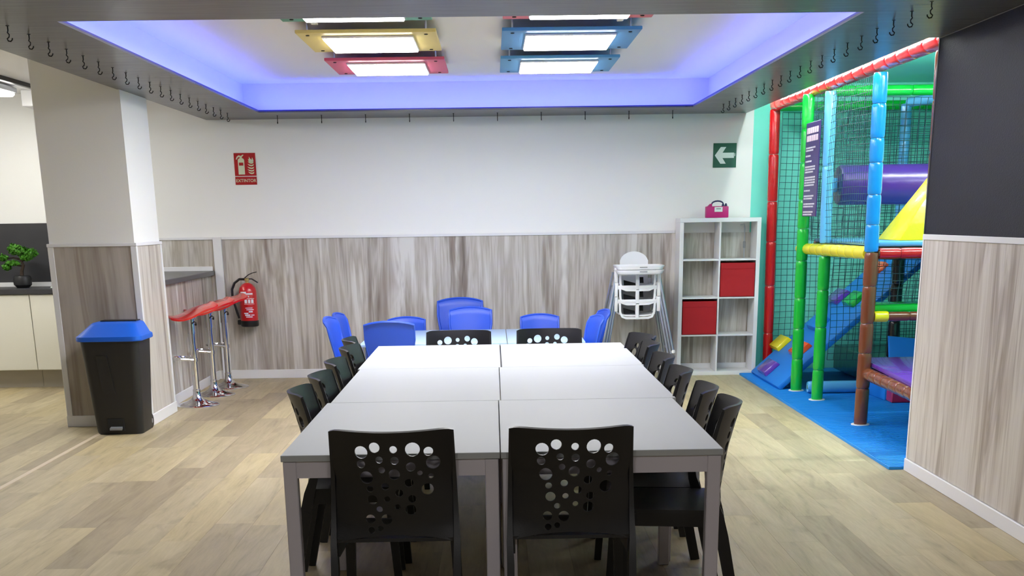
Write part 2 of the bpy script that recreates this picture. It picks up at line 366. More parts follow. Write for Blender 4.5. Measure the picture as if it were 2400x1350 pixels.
struct(box('baseboard_back', M_TRIM, -2.62,2.545,D-.016,D,0,.085, None, .003))
struct(box('baseboard_right', M_TRIM, XR-.014,XR,-3.0,YE,0,.075, None, .003))
trim('trim_4', M_TRIM, XR-.008,XR+.001,-3.0,YE,ZP,ZP+.03)
trim('trim_5', M_TRIM, XR-.004,XR+.124,YE-.014,YE+.008,.0,ZP+.03)
trim('trim_6', M_BLACKPL, XR-.003,XR+.124,YE-.012,YE+.006,ZP+.032,ZS)
# shadow-line moulding where the black wall meets the soffit
trim('trim_7', mat('grey_joint', rgb(88,88,92), .5), XR-.006,XR,-3.0,YE,ZS-.006,ZS)
# column
KX0,KX1,KY0,KY1 = -3.285,-2.656,9.695,10.42
cl = struct(box('wall_column', M_WHITE, KX0,KX1,KY0,KY1,0,ZC))
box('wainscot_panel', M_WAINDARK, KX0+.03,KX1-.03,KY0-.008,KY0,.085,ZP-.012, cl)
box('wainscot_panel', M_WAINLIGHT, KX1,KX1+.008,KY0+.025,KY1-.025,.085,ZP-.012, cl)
for q in ((KX0-.012,KX0+.03,KY0-.014,KY0+.03,.085,ZP-.012),(KX1-.03,KX1+.014,KY0-.014,KY0+.025,.085,ZP-.012),(KX1-.03,KX1+.014,KY1-.025,KY1+.012,.085,ZP-.012)): box('corner_strip', M_TRIM, *q, cl, .002)
box('dado_rail', M_TRIM, KX0-.016,KX1+.018,KY0-.018,KY1+.014,ZP-.012,ZP+.012, cl, .003)
box('skirting', M_TRIM, KX0-.016,KX1+.018,KY0-.018,KY1+.016,0,.085, cl, .003)
# bar half wall
bw = struct(box('wall_bar', M_WHITE, XB-.12,XB,KY1,D,0,1.0))
panels(bw, M_WAINSCOT, 'y', XB, XB+.008, KY1+.016, D-.03, .085, 1.0, 1.1)
struct(box('baseboard_bar', M_TRIM, XB,XB+.016,KY1+.016,D-.03,0,.085, None, .003))
# ------------------------------------------------------------------ light fittings
BOARD = {'yellow':rgb(222,200,110),'red':rgb(206,80,110),'blue':rgb(70,140,200),'green':rgb(80,150,120),'sky':rgb(80,150,200),'pink':rgb(214,100,110)}
def lamp(xc, yc, key, label):
    hx, hy = .43, .455
    t = thing('ceiling_lamp', label, 'lamp', (xc,yc,ZC-.09), 'coloured ceiling lamps in the lit coffer')
    b = box('board', wood_lamp(key, BOARD[key]), xc-hx,xc+hx,yc-hy,yc+hy,ZC-.075,ZC-.055, t, .003)
    MB().box(xc-.285,xc+.285,yc-.335,yc+.335,ZC-.09,ZC-.0755,.004).build('panel_frame', M_TRIM, t)
    MB().box(xc-.277,xc+.277,yc-.327,yc+.327,ZC-.098,ZC-.0905,.004,2).build('diffuser', M_LAMPW, t)
    for sx in (-1,1):
        for sy in (-1,1):
            cx_, cy_ = xc+sx*.365, yc+sy*.365
            MB().lathe([(.006,ZC-.0755),(.012,ZC-.079),(.012,ZC-.0751)],(cx_,cy_,0),10).build('screw_cap', M_DARKMETAL, b)
            MB().lathe([(.006,ZC-.0549),(.006,ZC)],(cx_,cy_,0),8).build('spacer', M_STEEL, t)
rows = (7.415, 8.795, 10.19)
for xc, side, keys in ((-.755,'left',('green','yellow','red')),(.51,'right',('pink','blue','sky'))):
    for yc, k, pos in zip(rows, keys, ('partly hidden by the near soffit','in the middle','nearest the back wall')):
        nm = {'green':'green','yellow':'yellow','red':'red','pink':'pinkish red','blue':'blue','sky':'blue'}[k]
        lamp(xc, yc, k, f'{nm} ceiling lamp board with bright panel, {side} row, {pos}')
for xc, side in ((-1.06,'left'),(.80,'right')):
    for i,(a,b,wh) in enumerate(((7.87,8.34,'front'),(9.25,9.735,'rear'))):
        tag(box('cable_trunking', M_CEIL, xc-.02,xc+.02,a,b,ZC-.03,ZC, None,.003), f'short white cable trunking between the {wh} two lamps of the {side} row', 'trunking')
# blue LED profiles along the foot of the coffer
zl = ZS+LH+.0005
for (x0,x1,y0,y1),lb in (((CX0-.012,CX0,CY0,CY1),'left'),((CX1,CX1+.012,CY0,CY1),'right'),((CX0,CX1,CY1,CY1+.012),'far'),((CX0,CX1,CY0-.012,CY0),'near')):
    t = thing('led_strip', f'blue LED light strip along the {lb} edge of the coffer', 'light strip', ((x0+x1)/2,(y0+y1)/2,zl), 'blue LED strips around the coffer')
    box('lip', mat('led_lip_lit_blue', rgb(24,28,150), .4), x0,x1,y0,y1,zl,zl+.010, t)  # the LED's blue light on the lip is put into its base colour
    ox, oy = {'left':(-.02,0),'right':(.02,0),'far':(0,.02),'near':(0,-.02)}[lb]
    box('tape', M_LED, x0+ox,x1+ox,y0+oy,y1+oy,zl,zl+.003, t)
# kitchen: track lamp
t = thing('track_lamp', 'oblong white kitchen ceiling lamp hung from a black track', 'lamp', (-4.07,11.7,2.58))
box('track', M_DARKMETAL, -4.02,-3.985,9.0,12.05,ZC-.035,ZC, t)
MB().box(-4.33,-4.17,11.25,11.95,ZC-.06,ZC-.012,.01,2).build('housing', M_STEEL, t)
loft(MB(), [rr(-4.25,11.6,.07,.34,.065,ZC-.0605),rr(-4.25,11.6,.075,.345,.07,ZC-.075),rr(-4.25,11.6,.06,.33,.055,ZC-.09)]).build('diffuser', M_KITW, t)
tag(MB().box(-4.26,-3.5,12.28,D,2.525,ZC,.006).build('duct_box', M_TRIM), 'white boxed duct under the kitchen ceiling behind the column', 'duct')
t = thing('kitchen_fill_lamp', 'unseen square fill lamp added over the kitchen floor left of the column', 'lamp', (-4.85,10.4,ZC-.03))  # unseen lamp added to light the left floor without hitting the column front
box('frame', M_TRIM, -5.15,-4.55,10.1,10.7,ZC-.03,ZC, t,.004); box('diffuser', M_KITW, -5.13,-4.57,10.12,10.68,ZC-.036,ZC-.0305, t)
# play area tube lamps (hidden from here by the soffit edge)
for i,(xx,yy) in enumerate(((3.5,7.9),(3.5,9.75))):
    t = thing('tube_lamp', 'white tube lamp on the teal play area ceiling, '+('nearer the camera' if i==0 else 'above the roller'), 'lamp', (xx,yy,ZC-.05))
    box('housing', M_TRIM, xx-.62,xx+.62,yy-.06,yy+.06,ZC-.03,ZC, t,.004); box('tube', M_PLAYW, xx-.6,xx+.6,yy-.045,yy+.045,ZC-.055,ZC-.0305, t,.01,2)
t = thing('cove_lamp', 'long white tube lamp behind the right soffit edge, along the red beam', 'lamp', (2.44,10.2,2.52))
box('housing', M_TRIM, SX1+.001,SX1+.022,7.8,12.4,2.53,2.575, t,.003); box('tube', M_COVEW, SX1+.0225,SX1+.04,7.85,12.35,2.54,2.565, t,.004)
# unseen fill lamps added over the camera side to brighten the near tables
for i,(xx,yy,lb) in enumerate(((-.9,4.75,'left one near the coffer'),(.9,4.75,'right one near the coffer'),(-.9,1.2,'left one far from the coffer'),(.9,1.2,'right one far from the coffer'))):
    t = thing('unseen_fill_lamp', f'unseen square fill lamp added in the dark soffit, {lb}', 'lamp', (xx,yy,ZS-.02))
    box('frame', M_TRIM, xx-.3,xx+.3,yy-.3,yy+.3,ZS-.015,ZS, t); box('diffuser', M_REARFILL if i < 2 else M_FARFILL, xx-.28,xx+.28,yy-.28,yy+.28,ZS-.02,ZS-.0155, t)
# ------------------------------------------------------------------ white tables
def make_table(label, x0, y0, W, L):
    t = thing('dining_table', label, 'table', (x0+W/2,y0+L/2,0), 'six white tables pushed together')
    Z = .74; g = .0006
    MB().box(x0+g,x0+W-g,y0+g,y0+L-g,Z-.022,Z,.0015).build('tabletop', M_TABLE, t)
    i = .006; lw = .046
    for a,b in ((x0+i,y0+i),(x0+W-i-lw,y0+i),(x0+i,y0+L-i-lw),(x0+W-i-lw,y0+L-i-lw)):
        MB().box(a,a+lw,b,b+lw,0,Z-.0225,.003).build('leg', M_TABLEMETAL, t)
    zz = Z-.022-.058
    for yy in (y0+i+.004,y0+L-i-.024): box('apron', M_TABLEMETAL, x0+i+lw,x0+W-i-lw,yy,yy+.02,zz,Z-.0225, t)
    for xx in (x0+i+.004,x0+W-i-.024): box('apron', M_TABLEMETAL, xx,xx+.02,y0+i+lw,y0+L-i-lw,zz,Z-.0225, t)
    return t
for r,(xa,xm,ya,nm) in enumerate(((-.730,.013,4.19,'nearest the camera'),(-.716,.022,5.452,'in the middle row'),(-.728,.034,6.712,'at the far end by the blue tables'))):
    make_table(f'white table {nm}, left half of the table block', xa, ya, xm-xa-(.001 if r<2 else .003), 1.259)
    make_table(f'white table {nm}, right half of the table block', xm+(.001 if r<2 else .003), ya, .755 if r!=1 else .762, 1.259)
# ------------------------------------------------------------------ black perforated chairs
HZ = [(708,338,54),(820,295,44),(973,312,31),(1127,317,60),(1253,342,39),(855,397,30),(980,405,34),(702,437,35),(1109,462,39),(1290,437,58),
      (873,483,27),(974,522,46),(743,549,54),(1181,520,22),(1269,553,23),(895,622,31),(1091,598,36),(768,645,28),(1240,660,50),(1008,680,33),
      (785,737,42),(908,730,26),(1113,733,34),(992,797,24),(842,816,27),(1100,825,45),(764,900,40),(899,902,46),(845,978,24),(770,993,28)]
def back_y(z):
    P_ = ((0,-.015),(.17,.019),(.325,.049),(.425,.064),(.507,.070),(.588,.058),(.668,.045),(.747,.025),(.80,.010),(.84,-.004))
    for (z0,y0),(z1,y1) in zip(P_[:-1],P_[1:]):
        if z <= z1: return y0+(y1-y0)*(z-z0)/(z1-z0)
    return P_[-1][1]
def back_pt(u, z):                         # u in -1..1 across, z height; chair faces +y
    k = (z-.44)/(.835-.44); hw = .213-.008*k
    return Vector((u*hw, back_y(z)+(.016+.058*min(1,max(0,(z-.44)/.22)))*abs(u)**1.9, z))
def make_black_chair(label):
    t = thing('perforated_chair', label, 'chair', (0,0,0), 'black perforated plastic chairs around the white tables')
    mb = MB(); mb.ang = 50
    def fn(a,b):
        u = 2*a-1; zt = .833+.004*u*u-.008*abs(u)**14; zb = .440+.032*(1-u*u)
        return back_pt(u, zb+(zt-zb)*b)
    mb.sheet(fn, 26, 20, .011)
    bo = bpy.data.objects.new('b', mb.mesh('b', M_BLACKPL)); COL.objects.link(bo)
    cut = MB()
    for cx_,cy_,r in HZ:
        x_ = (cx_-947-18*(cy_-165)/900.0)/2456.0; z_ = .835-(cy_-165)/2360.0*.985
        rr = r/2456.0
        cut.lathe([(rr,-.3),(rr,.4)],(-0+x_,0,z_),18,'y')
    cobj = bpy.data.objects.new('c', cut.mesh('c', M_BLACKPL)); COL.objects.link(cobj)
    md = bo.modifiers.new('bool','BOOLEAN'); md.operation = 'DIFFERENCE'; md.object = cobj; md.solver = 'EXACT'
    dg = bpy.context.evaluated_depsgraph_get(); dg.update()
    me = bpy.data.meshes.new_from_object(bo.evaluated_get(dg)); me.name = 'backrest'
    for p in me.polygons: p.use_smooth = True
    me.set_sharp_from_angle(angle=math.radians(40))
    bpy.data.objects.remove(bo); bpy.data.objects.remove(cobj)
    place_mesh('backrest', me, t)
    # seat with dished top and a turned-down rim
    sm = MB()
    def sf(a,b):
        u = 2*a-1; y = .075+.365*b; hw = .205-.012*b
        return (u*hw, y, .452-.012*(1-u*u)*(1-(2*b-1)**2)-.03*max(0,b-.9)*10*.5)
    sm.sheet(sf, 12, 12, .012); sm.build('seat', M_BLACKPL, t)
    rim = MB()
    for s in (-1,1): rim.hexa([(s*.204,.08,.395),(s*.192,.08,.395),(s*.182,.43,.395),(s*.194,.43,.395),(s*.205,.08,.449),(s*.193,.08,.449),(s*.182,.43,.447),(s*.194,.43,.447)])
    rim.box(-.19,.19,.425,.437,.385,.437); rim.build('seat_rim', M_BLACKPL, t)
    for s in (-1,1):
        pts = [(s*.213,-.012,0),(s*.210,.030,.2),(s*.208,.062,.36)]+[tuple(back_pt(s*.985,z)) for z in (.44,.5,.6,.7,.78,.824)]
        MB().bar(pts, [.025,.025,.025,.022,.018,.015,.013,.012,.011], [.040,.043,.046,.042,.032,.022,.016,.013,.011]).build('leg', M_BLACKPL, t)
    for s in (-1,1):
        MB().bar([(s*.198,.43,0),(s*.197,.415,.22),(s*.19,.40,.445)], [.028,.032,.036], [.030,.034,.04]).build('leg', M_BLACKPL, t)
    return t
c0 = make_black_chair('black perforated plastic chair at the near end of the tables, left one')
c0.location = (-.349,4.07,0)
dup(c0, (.25,4.075,0), 0, 'black perforated plastic chair at the near end of the tables, right one')
dup(c0, (-.225,8.115,0), PI, 'black perforated plastic chair at the far end of the white tables, left one', .982)
dup(c0, (.345,8.115,0), PI, 'black perforated plastic chair at the far end of the white tables, right one', .986)
ORD = ['first','second','third','fourth','fifth','sixth','seventh','eighth','ninth','tenth','eleventh','twelfth','thirteenth','fourteenth','fifteenth','sixteenth','seventeenth','eighteenth','nineteenth','twentieth']
for i,(xx,yy,a) in enumerate(((.915,4.67,-.13),(.900,5.09,-.11),(.888,5.70,-.03),(.888,6.29,0),(.900,6.955,-.05),(.925,7.44,.22))):
    dup(c0, (xx,yy,0), PI/2+a, f'black perforated plastic chair along the right table side, {ORD[i]} from the camera')
for i,(xx,yy,a) in enumerate(((-.85,5.185,.05),(-.838,5.71,0),(-.838,6.28,0),(-.843,6.96,-.05),(-.885,7.43,.1))):
    dup(c0, (xx,yy,0), -PI/2+a, f'black perforated plastic chair along the left table side, {ORD[i]} from the camera')
# ------------------------------------------------------------------ children's tables and chairs
for i,(a,b,nm) in enumerate(((-1.13,-.515,'left'),(-.512,.104,'middle'),(.110,.76,'right'))):
    t = thing('kids_table', f'low pale blue children\'s table, {nm} one of the three by the back wall', 'table', ((a+b)/2,11.3,0), 'pale blue children\'s tables')
    MB().box(a,b,10.63,11.97,.478,.5,.004,2).build('tabletop', M_KIDTABLE, t)
    for lx in (a+.04,b-.04):
        for ly in (10.70,11.90): MB().lathe([(.018,0),(.018,.4775)],(lx,ly,0),10).build('leg', M_STEEL, t)
    for lx in (a+.06,b-.07): box('apron', M_STEEL, lx,lx+.012,10.72,11.88,.44,.4775, t)
def make_kid_chair(label):
    t = thing('kids_chair', label, 'chair', (0,0,0), 'blue plastic children\'s chairs')
    mb = MB(); mb.ang = 50
    def fn(a,b):
        u = 2*a-1; hw = .165+.035*min(1,b*1.6); top = .70-.028*abs(u)**2.2
        z = .345+(top-.345)*b
        return (u*hw, .07-.07*b+.035*u*u-(.018*((b-.9)/.1)**2 if b>.9 else 0), z)
    mb.sheet(fn, 14, 12, .012).build('backrest', M_KIDBLUE, t)
    rim = MB()
    pr = [fn(0,j/8) for j in range(9)]+[fn(i/10,1) for i in range(1,11)]+[fn(1,1-j/8) for j in range(1,9)]
    rim.tube([(p[0],p[1]+.004,p[2]) for p in pr], .012, 6); rim.build('rim', M_KIDBLUE, t)
    def sf(a,b):
        u = 2*a-1; return (u*(.185-.01*b), .06+.30*b, .352-.014*(1-u*u)*(1-(2*b-1)**2)-(.02*((b-.85)/.15)**2 if b>.85 else 0))
    MB().sheet(sf, 10, 10, .014).build('seat', M_KIDBLUE, t)
    for s in (-1,1):
        MB().bar([(s*.195,-.01,0),(s*.185,.03,.2),(s*.172,.075,.36)], [.035,.04,.045], [.03,.035,.04]).build('leg', M_KIDBLUE, t)
        MB().bar([(s*.185,.36,0),(s*.178,.34,.2),(s*.165,.31,.348)], [.035,.04,.045], [.03,.035,.04]).build('leg', M_KIDBLUE, t)
    return t
k0 = make_kid_chair('blue children\'s chair with its back to the camera, left of the far black chairs')
k0.location = (-.86,10.42,0)
for loc, rz, lb, sc in (
  ((-1.43,11.0,0),-PI/2-.12,'blue children\'s chair at the left end of the pale tables, nearer the camera',1.0),
  ((-1.41,11.47,0),-PI/2-.1,'blue children\'s chair at the left end of the pale tables, farther from the camera',1.0),
  ((-.83,12.14,0),PI,'low blue children\'s chair at the far side of the pale tables, leftmost there',.87),
  ((-.33,12.55,0),PI,'tall blue children\'s chair against the wood panelling, behind another blue chair',1.075),
  ((-.225,12.12,0),PI,'blue children\'s chair at the far side of the pale tables, overlapping the taller one',.99),
  ((.43,12.12,0),PI,'blue children\'s chair alone at the far side behind the right black chair',.885),
  ((.90,10.95,0),PI/2+.2,'blue children\'s chair at the right end of the pale tables, nearer the camera',.98),
  ((1.00,11.42,0),PI/2+.15,'blue children\'s chair at the right end of the pale tables, nearer the highchairs',1.0)):
    dup(k0, loc, rz, lb, sc)
# ------------------------------------------------------------------ bar counter and stools
t = thing('bar_counter', 'grey bar counter on the half wall above the red stools', 'counter', (-2.95,11.5,1.0))
MB().box(-3.25,-2.705,KY1+.02,D-.03,1.001,1.045,.004).build('worktop', M_BARTOP, t)
MB().box(-3.25,-2.72,D-.03,D-.019,1.02,1.085,.003).build('upstand', M_TRIM, t)
def make_stool(label):
    t = thing('bar_stool', label, 'stool', (0,0,0), 'red bar stools at the grey counter')
    MB().lathe([(.184,0),(.184,.006),(.176,.013),(.14,.022),(.09,.036),(.055,.055),(.036,.08),(.031,.11),(.031,.135),(.027,.14)],(0,0,0),40).build('base', M_CHROME, t)
    p = MB().lathe([(.026,.135),(.026,.60)],(0,0,0),20).build('pole', M_CHROME, t)
    MB().lathe([(.031,.60),(.031,.722),(.045,.726),(.045,.732)],(0,0,0),20).build('gas_sleeve', M_CHROME, t)
    fr = MB(); pts = [(0,-.028,.385)]
    for k in range(0,13):
        a = -PI/2 - PI*k/12; pts.append((-.09+.085*math.cos(a), .10*math.sin(a), .40))
    pts.append((0,.028,.385)); fr.tube(pts, .010, 8); fr.lathe([(.033,.37),(.033,.40)],(0,0,0),16); fr.build('footrest', M_CHROME, t)
    MB().tube([(.03,.0,.70),(.05,-.03,.69),(.055,-.07,.68)],[.005,.006,.010],8).build('height_lever', M_BLACKPL, t)
    st = MB(); st.ang = 60
    ca, sa = math.cos(.5), math.sin(.5)
    def f(a,b):                               # waved sheet, low rolled front, raised back, swivelled away from the counter
        x_ = -.20+.40*a; w_ = .19*(1-.22*abs(2*a-1)**3)*(2*b-1)
        z = .768-.022*math.sin(2*PI*min(1,a+.08))+.085*max(0,(a-.45)/.55)**1.5-.02*(2*b-1)**2
        return (x_*ca-w_*sa, x_*sa+w_*ca, z)
    st.sheet(f, 22, 12, .016).build('seat', M_RED, t); return t
s0 = make_stool('red seated chrome bar stool nearest the camera, beside the column'); s0.location = (-2.545,10.77,0)
dup(s0, (-2.535,11.41,0), 0, 'red seated chrome bar stool in the middle of the three'); dup(s0, (-2.515,11.95,0), 0, 'red seated chrome bar stool nearest the fire extinguisher')
# ------------------------------------------------------------------ wheeled bin
bx, by = -2.79, 9.42
t = thing('pedal_bin', 'black wheeled pedal bin with blue lid before the column', 'bin', (bx,by,0))
loft(MB(), [rr(bx,by+.02,.165,.155,.05,0.0),rr(bx,by+.02,.172,.16,.055,.02),rr(bx,by+.005,.213,.20,.06,.69)]).build('body', M_BIN, t)
l_ = loft(MB(), [rr(bx,by,.234,.212,.07,.682),rr(bx,by,.238,.216,.07,.69),rr(bx,by,.236,.214,.07,.715),rr(bx,by,.222,.20,.07,.725),rr(bx+.02,by+.03,.165,.15,.05,.797),rr(bx+.02,by+.03,.152,.137,.05,.805)]).build('lid', M_LID, t)
MB().box(bx-.115,bx+.15,by+.06,by+.175,.8055,.812,.002).build('lid_slot', M_BLACKPL, l_)
MB().hexa([(bx-.085,by-.168,.30),(bx+.01,by-.168,.30),(bx+.01,by-.14,.30),(bx-.085,by-.14,.30),(bx-.10,by-.192,.58),(bx-.02,by-.192,.58),(bx-.02,by-.17,.58),(bx-.10,by-.17,.58)]).build('front_rib', M_BIN, t)
MB().box(bx-.075,bx+.045,by-.156,by-.12,.03,.115).build('pedal_recess', M_STRAP, t)
MB().hexa([(bx-.055,by-.185,.038),(bx+.035,by-.185,.038),(bx+.03,by-.13,.055),(bx-.05,by-.13,.055),(bx-.055,by-.185,.052),(bx+.035,by-.185,.052),(bx+.03,by-.13,.069),(bx-.05,by-.13,.069)]).build('pedal', M_GREY, t)
for s in (-1,1):
    wv = MB().lathe([(.05,-.012),(.056,-.008),(.056,.008),(.05,.012)],(bx+s*.158,by+.155,.056),20,'x').build('wheel', M_BLACKPL, t)
    MB().lathe([(.018,-.014),(.018,.014)],(bx+s*.158,by+.155,.056),12,'x').build('hub', M_GREY, wv)
# ------------------------------------------------------------------ fire extinguisher and signs
ex, ey = -2.385, D-.105
t = thing('fire_extinguisher', 'red fire extinguisher with black hose hung on the wood panelling', 'extinguisher', (ex,ey,.515))
MB().lathe([(.0,.93),(.022,.93),(.05,.915),(.075,.885),(.084,.85),(.084,.56)][::-1],(ex,ey,0),32).build('cylinder', M_EXTRED, t)
MB().lathe([(.07,.515),(.084,.522),(.087,.535),(.087,.575)],(ex,ey,0),32).build('boot', M_BLACKPL, t)
MB().lathe([(.016,.925),(.016,.945),(.024,.95),(.024,.97),(.014,.975)],(ex,ey,0),16).build('valve', M_BRASS, t)
MB().bar([(ex-.02,ey,.975),(ex+.02,ey,1.005),(ex+.055,ey,1.02),(ex+.10,ey,1.03)],.02,.008,(0,0,1)).build('lever', M_BLACKPL, t)
MB().bar([(ex-.01,ey,.968),(ex+.05,ey,.965),(ex+.105,ey,.93)],.02,.01,(0,0,1)).build('grip', M_BLACKPL, t)
MB().tube([(ex-.015,ey,.963),(ex-.07,ey,.965),(ex-.12,ey,.93),(ex-.148,ey,.87),(ex-.15,ey,.80),(ex-.135,ey,.73),(ex-.115,ey,.65),(ex-.10,ey,.595)],[.012]*7+[.010],10).build('hose', M_BLACKPL, t)
MB().box(ex-.115,ex-.075,ey-.02,ey+.02,.535,.58,.006).build('hose_clip', M_BLACKPL, t)
MB().box(ex-.03,ex+.03,ey+.08,D-.008,.80,.84).build('wall_bracket', M_STEEL, t)
lb = MB()
def patch(a0,a1,z0,z1,rad=.0852,n=6):
    for k in range(n):
        p = [a0+(a1-a0)*k/n, a0+(a1-a0)*(k+1)/n]
        vs = [lb.bm.verts.new((ex+rad*math.sin(a),ey-rad*math.cos(a),z)) for a,z in ((p[0],z0),(p[1],z0),(p[1],z1),(p[0],z1))]
        lb.bm.faces.new(vs)
for a0,a1,z0,z1 in ((-.75,.0,.835,.85),(-.5,.75,.822,.836),(-.25,.3,.797,.812),(-.25,.05,.742,.776),(.15,.4,.742,.776),(.5,.8,.742,.776),(-.3,.9,.782,.786),(-.3,.9,.732,.735),(-.2,.6,.693,.700),(-.1,.75,.676,.684),(.15,.6,.655,.668),(-.4,.1,.640,.652),(-.3,.3,.622,.636),(.4,.8,.625,.633),(-.2,.55,.608,.616)): patch(a0,a1,z0,z1)
lb.build('label_print', M_TEXT, t)['kind'] = 'stuff'
# extinguisher sign
t = thing('extinguisher_sign', 'red wall sign with extinguisher and flame pictogram reading EXTINTOR', 'sign', (-2.34,D,1.83))
sx0, sx1, yf = -2.441, -2.238, D-.006
box('picture_plate', M_SIGNRED, sx0,sx1,yf,D,1.912,2.118, t,.001)
box('text_plate', M_SIGNRED, sx0,sx1,yf,D,1.832,1.905, t,.001)
def flat(poly, th=.002, m=M_SIGNCREAM, name='pictogram'):
    return MB().prism(poly, lambda a,b:(a,yf-th,b), lambda a,b:(a,yf-.0003,b)).build(name, m, t)
cxs = sx0+.066
flat([(cxs-.03,1.925),(cxs+.03,1.925),(cxs+.03,2.055),(cxs+.022,2.068),(cxs+.01,2.072),(cxs+.01,2.082),(cxs+.028,2.10),(cxs+.02,2.104),(cxs+.002,2.092),(cxs-.02,2.098),(cxs-.038,2.085),(cxs-.048,2.062),(cxs-.04,2.06),(cxs-.03,2.076),(cxs-.012,2.084),(cxs-.01,2.072),(cxs-.024,2.066),(cxs-.03,2.055)])
box('label_band', M_SIGNRED, cxs-.021,cxs+.02,yf-.003,yf-.0021,2.005,2.032, t)
fx = sx0+.155
for dz,w_ in ((0,.028),(.022,.034),(.045,.034),(.07,.030),(.092,.026)):
    z0 = 1.928+dz; flat([(fx-w_,z0+.022),(fx-w_*.5,z0+.006),(fx+.004,z0),(fx+.024,z0+.004),(fx+.03,z0+.02),(fx+.012,z0+.012),(fx-.006,z0+.014)])
flat([(fx-.022,2.062),(fx-.012,2.03),(fx+.02,2.03),(fx+.03,2.05),(fx+.018,2.078),(fx+.012,2.055),(fx-.004,2.07),(fx-.012,2.085),(fx-.012,2.06)])
place_mesh('lettering', text_mesh('EXTINTOR', .0395, M_SIGNCREAM, 'lettering'), t, Vector(((sx0+sx1)/2,yf-.0015,1.868))-OFF[t.name], (PI/2,0,0))
# exit arrow sign
t = thing('arrow_sign', 'green wall sign with a white arrow pointing left', 'sign', (2.228,D,1.93))
box('plate', M_SIGNGREEN, 2.116,2.338,yf,D,1.929,2.149, t,.001)
ax, az = 2.227, 2.039
flat([(ax-.095,az),(ax-.04,az+.075),(ax+.012,az+.075),(ax-.022,az+.024),(ax+.088,az+.024),(ax+.088,az-.024),(ax-.022,az-.024),(ax+.012,az-.075),(ax-.04,az-.075)], m=M_SIGNWHITE, name='arrow')
box('maker_mark', M_SIGNWHITE, ax+.093,ax+.099,yf-.001,yf-.0002,az-.008,az+.018, t)
# ------------------------------------------------------------------ cube shelf
kx, kf, kb, kh, kw = 1.772, 12.314, D-.019, 1.47, .77
t = thing('cube_shelf', 'white open cube shelf two wide and four high by the play area', 'shelf', (kx+kw/2,(kf+kb)/2,0))
T = .038; ti = .016
box('side_panel', M_SHELF, kx,kx+T,kf,kb,0,kh-T, t,.0015); box('side_panel', M_SHELF, kx+kw-T,kx+kw,kf,kb,0,kh-T, t,.0015)
box('top_panel', M_SHELF, kx,kx+kw,kf,kb,kh-T+.0005,kh, t,.0015); box('bottom_panel', M_SHELF, kx+T+.0005,kx+kw-T-.0005,kf,kb,0,T, t,.0015)
xm = kx+kw/2; ph = (kh-2*T-3*ti)/4
box('divider', M_SHELF, xm-ti/2,xm+ti/2,kf+.002,kb,T+.0005,kh-T, t,.001)
shz = [T]
for i in range(1,4):
    z = T+i*ph+(i-1)*ti
    for a,b in ((kx+T+.0005,xm-ti/2-.0005),(xm+ti/2+.0005,kx+kw-T-.0005)): box('shelf_board', M_SHELF, a,b,kf+.002,kb,z,z+ti, t,.001)
    shz.append(z+ti)
for nm,a,z,lb in (('storage_box',xm+ti/2,shz[2],'red fabric storage box in the right column of the cube shelf'),('storage_box',kx+T,shz[1],'red fabric storage box in the left column of the cube shelf')):
    a0, a1 = a+.006, a+(kw/2-T-ti/2)-.006
    t = thing(nm, lb, 'storage box', ((a0+a1)/2,kf+.1,z+.001), 'red boxes in the cube shelf')
    z0,z1 = z+.001, z+.315
    m_ = MB(); y0,y1 = kf-.004, kb-.03
    for q in ((a0,a1,y0,y0+.006,z0,z1),(a0,a1,y1-.006,y1,z0,z1),(a0,a0+.006,y0,y1,z0,z1),(a1-.006,a1,y0,y1,z0,z1),(a0,a1,y0,y1,z0,z0+.006)): m_.box(*q,.002)
    m_.build('box_body', M_REDFAB, t)
    box('hem', M_REDFAB, a0+.001,a1-.001,y0-.003,y0-.0002,z1-.055,z1, t,.001)
    box('side_seam', M_REDFAB, a0+.001,a0+.012,y0-.003,y0-.0002,z0,z1-.056, t,.001); box('side_seam', M_REDFAB, a1-.012,a1-.001,y0-.003,y0-.0002,z0,z1-.056, t,.001)
t = thing('metal_bracket', 'small metal angle bracket inside the top right shelf cube', 'bracket', (2.425,12.55,shz[3]))
MB().tube([(2.39,12.56,1.40),(2.425,12.55,1.41),(2.432,12.55,1.37),(2.432,12.55,1.16),(2.435,12.55,shz[3]+.001)],.006,8).build('rod', M_STEEL, t)
MB().box(2.42,2.445,12.54,12.56,1.19,1.25,.003).build('sleeve', M_GREY, t)
# case on the shelf
px_, py_ = 2.133, 12.42
t = thing('carry_case', 'magenta carry case with dark handle on top of the cube shelf', 'case', (px_,py_,kh))
MB().box(px_-.105,px_+.105,py_-.05,py_+.05,kh+.001,kh+.105,.008,2).build('body', M_MAGENTA, t)
MB().hexa([(px_-.09,py_-.03,kh+.104),(px_-.05,py_-.03,kh+.104),(px_-.05,py_+.03,kh+.104),(px_-.09,py_+.03,kh+.104),(px_-.066,py_-.02,kh+.128),(px_-.05,py_-.02,kh+.128),(px_-.05,py_+.02,kh+.128),(px_-.066,py_+.02,kh+.128)]).build('shoulder', M_MAGENTA, t)
MB().tube([(px_-.055+.005,py_,kh+.125)]+[(px_+.005-.055*math.cos(PI*k/8),py_,kh+.125+.028*math.sin(PI*k/8)) for k in range(1,8)]+[(px_+.06,py_,kh+.104)],.007,8).build('handle', M_NAVY, t)
for dx in (.058,.085): MB().lathe([(.014,kh+.104),(.012,kh+.118),(.005,kh+.132)],(px_+dx,py_,0),12).build('nozzle', M_NAVY, t)
box('label_plate', M_SIGNWHITE, px_-.03,px_+.045,py_-.0525,py_-.0502,kh+.055,kh+.098, t)
box('label_print', M_GREY, px_-.015,px_+.03,py_-.0532,py_-.0526,kh+.078,kh+.086, t)
